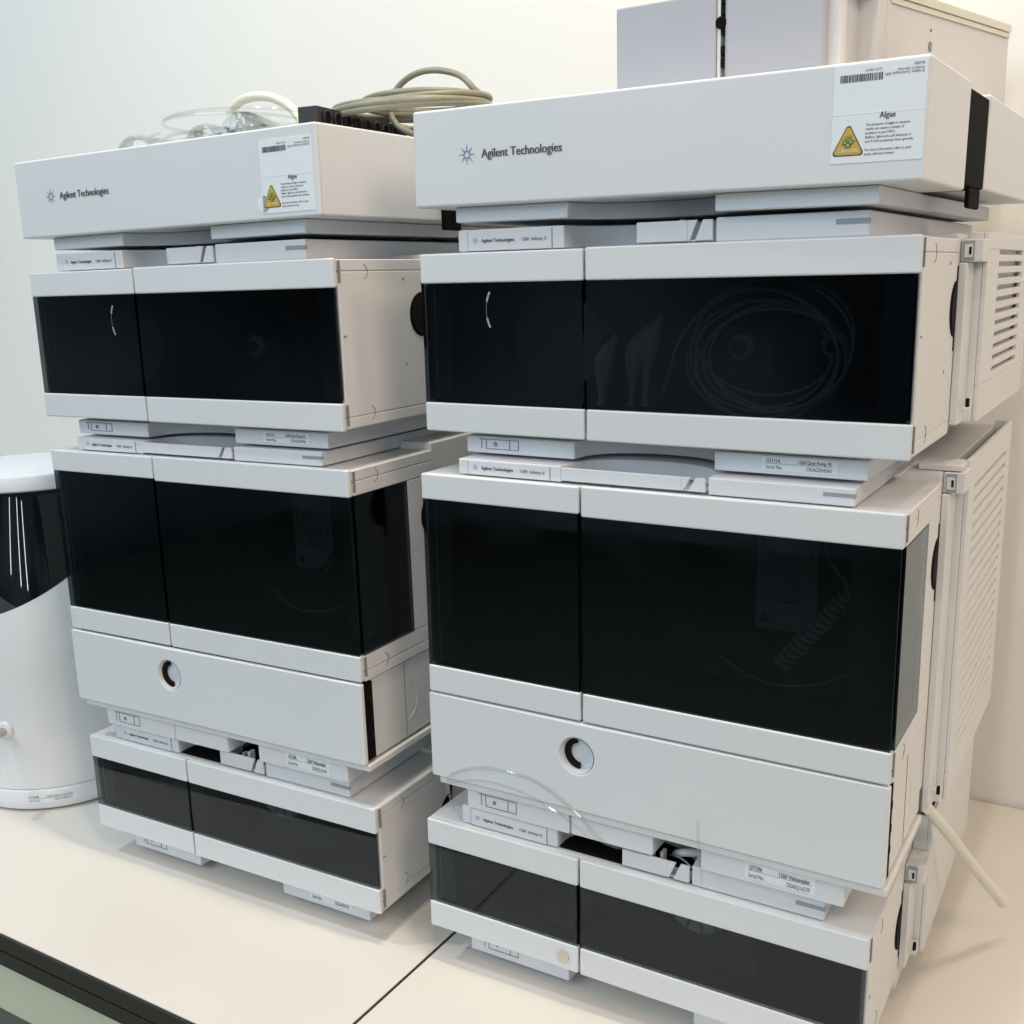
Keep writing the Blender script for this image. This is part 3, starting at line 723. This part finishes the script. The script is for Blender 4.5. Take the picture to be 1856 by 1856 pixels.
# the coil hangs to the surface on lower turns
pts = []
for k in range(n*3+2):
    a = 2*math.pi*k/n+1.0; turn = k/n
    pts.append(lf((.315+.066*math.cos(a), .35+.055*math.sin(a), FLZ+.006+.013*turn+.004*math.sin(a))))
m.tube(pts, .0035, CABLE, 12, sub=4)
tag(m.build('cable_coil', smooth=True), 'coil of khaki grey cable heaped behind the black rack', 'cable')

# ---------------------------------------------------------------- clear plastic loop, rod, white hose, black cable
m = MB()
pts = [(.0138, -.004, .1480), (.0140, -.008, .165), (.0150, -.013, .180), (.023, -.016, .1905), (.0497, -.018, .2035), (.0753, -.018, .2070), (.1053, -.018, .2055), (.1316, -.017, .1945), (.1521, -.015, .1795), (.1646, -.010, .1625), (.176, .004, .150)]
m.tube(pts, .0019, CLEAR, 8)
m.tube([(.020, -.014, .181), (.045, -.016, .190), (.075, -.017, .193), (.105, -.016, .188), (.135, -.015, .1765), (.155, -.012, .163)], .0012, CLEAR, 6)
tag(m.build('clear_plastic_loop', smooth=True), 'clear plastic loop arching across the right autosampler drawer', 'tubing')
m = MB(); m.tube([(.2548, -.016, .2035), (.2549, -.014, .18), (.2566, -.010, .1475)], .0013, CLEAR, 8)
tag(m.build('clear_rod', smooth=True), 'short clear plastic rod sticking up before the right autosampler drawer', 'rod')
m = MB(); m.tube([(.398, .128, .184), (.4105, .160, .149), (.4225, .192, .113), (.4345, .223, .078), (.447, .256, .042)], .0048, WHITEHOSE, 16)
tag(m.build('white_hose', smooth=True), 'white hose sticking out behind the right stack above the desk', 'hose')
m = MB(); m.tube([(-.030, .30, .66), (-.034, .28, .64), (-.026, .24, .55), (-.03, .24, .40), (-.024, .23, .25), (-.03, .20, .10), (-.035, .18, .01), (-.01, .22, .0), (.0, .30, -.002)], .0035, BLACK, 10)
m.tube([(-.040, .33, .62), (-.03, .30, .50), (-.036, .30, .30), (-.02, .25, .12), (-.012, .16, .05), (-.015, .12, .0)], .003, BLACK, 10)
tag(m.build('power_cable', smooth=True), 'black power cables hanging in the gap between the stacks', 'cable')

# ---------------------------------------------------------------- round detector at the left
cx, cy = lf((-.215, .125, 0)).x, lf((-.215, .125, 0)).y
t = bpy.data.objects.new('round_instrument', None); S.collection.objects.link(t); t.location = (cx, cy, ZT)
tag(t, 'round white instrument with glossy black top, partly cut off at the left', 'instrument')
Rr = .115
def rot_front(n=96): return [2*math.pi*k/n for k in range(n)]
def cutz(a):   # height of the slanted line where white meets black, around the body
    d = a-R_(-100)
    return .243+.055*(1-math.cos(d))
def rad(z):    # body radius by height
    return Rr-.001 if z < .19 else Rr-.001-.040*min(1, (z-.19)/.21)**1.5
n = 96; K = 22
m = MB(); vs = []; fs = []
for a in rot_front(n):
    for k in range(K+1):
        z = .030+(cutz(a)-.030)*k/K; r = rad(z); vs.append((r*math.cos(a), r*math.sin(a), z))
for i in range(n):
    j = (i+1) % n
    for k in range(K): fs.append((i*(K+1)+k, j*(K+1)+k, j*(K+1)+k+1, i*(K+1)+k+1))
m.add(vs, fs, SCOPE); m.build('white_body', t, smooth=True)
m = MB(); vs = []; fs = []
for a in rot_front(n):
    for k in range(K+1):
        z = cutz(a)+(.398-cutz(a))*k/K; r = rad(z)-.0012; vs.append((r*math.cos(a), r*math.sin(a), z))
for i in range(n):
    j = (i+1) % n
    for k in range(K): fs.append((i*(K+1)+k, j*(K+1)+k, j*(K+1)+k+1, i*(K+1)+k+1))
m.add(vs, fs, GLOSSB); m.build('black_shroud', t, smooth=True)
m = MB(); m.lathe([(.001, .398), (.098, .398), (.1005, .400), (.1005, .414), (.099, .4165), (.094, .418), (.001, .420)], LID, n=96); ld = m.build('lid', t, smooth=True)
m = MB(); m.lathe([(.001, .0005), (.108, .0005), (Rr-.001, .004), (Rr+.001, .010), (Rr+.0005, .027), (Rr-.001, .029), (Rr-.004, .030)], SCOPE, n=96); m.build('base_ring', t, smooth=True)
# curved patches and fittings on the round body
def patch(m, a0, a1, z0f, z1f, r, mt, n=16):
    vs = []
    for i in range(n+1):
        a = R_(a0+(a1-a0)*i/n)
        for z in (z0f(a), z1f(a)):
            rr = r(z); vs.append((rr*math.cos(a), rr*math.sin(a), z))
    return m.add(vs, [(2*i, 2*i+2, 2*i+3, 2*i+1) for i in range(n)], mt)
m = MB(); patch(m, -125, -53, lambda a: cutz(a)+.0004, lambda a: max(cutz(a)+.0006, .2608+.0013*(-53-math.degrees(a))), lambda z: rad(z)-.0007, GREYP, 24)
cp = m.build('control_panel', t, smooth=True)
m = MB()
for k in range(24):
    a0, a1 = [2*math.pi*v/24 for v in (k, k+1)]
    m.add([((rad(.262)+.0002)*math.cos(R_(-72)+dr*math.cos(aa)/Rr), (rad(.262)+.0002)*math.sin(R_(-72)+dr*math.cos(aa)/Rr), .262+dr*math.sin(aa)) for aa, dr in ((a0, .0055), (a1, .0055), (a1, .0062), (a0, .0062))], [(0, 1, 2, 3)], NOTCH)
m.build('button_ring', cp)
def wrap(m, txt, a0, z, h, r, fit, mt=INK):
    q = MB(); q.text(txt, 0, 0, h, 0, mt, fit=fit)
    m.add([(r*math.cos(R_(a0)+x/r), r*math.sin(R_(a0)+x/r), z+zz) for x, y, zz in q.v], q.f, mt)
m = MB(); patch(m, -60, -31, lambda a: .0125, lambda a: .0235, lambda z: Rr+.0013, PAPER)
wrap(m, 'G4260B', -59, .0195, .0026, Rr+.0016, .013); wrap(m, 'Serial No.', -59, .0145, .0024, Rr+.0016, .014)
wrap(m, '1290 Infinity II ELSD', -49, .0192, .0024, Rr+.0016, .032); wrap(m, 'GB15480021', -44, .0145, .0024, Rr+.0016, .020)
patch(m, -59, -33, lambda a: .0182, lambda a: .0185, lambda z: Rr+.0016, INK); m.build('serial_label', t)
m = MB()
T = Matrix.Rotation(R_(-69), 4, 'Z') @ Matrix.Translation((Rr-.001, 0, .108)) @ Matrix.Rotation(R_(90), 4, 'Y')
q = MB(); q.lathe([(.0001, .003), (.0085, .003), (.0105, .002), (.0115, 0)], SCOPE, n=36); m.add([T @ Vector(v) for v in q.v], q.f, SCOPE)
nz = m.build('port_collar', t, smooth=True)
q = MB(); q.lathe([(.0048, .002), (.0048, .034), (.0040, .035), (.0001, .035)], STEEL, n=24); m = MB(); m.add([T @ Vector(v) for v in q.v], q.f, STEEL); m.build('gas_fitting', t, smooth=True)
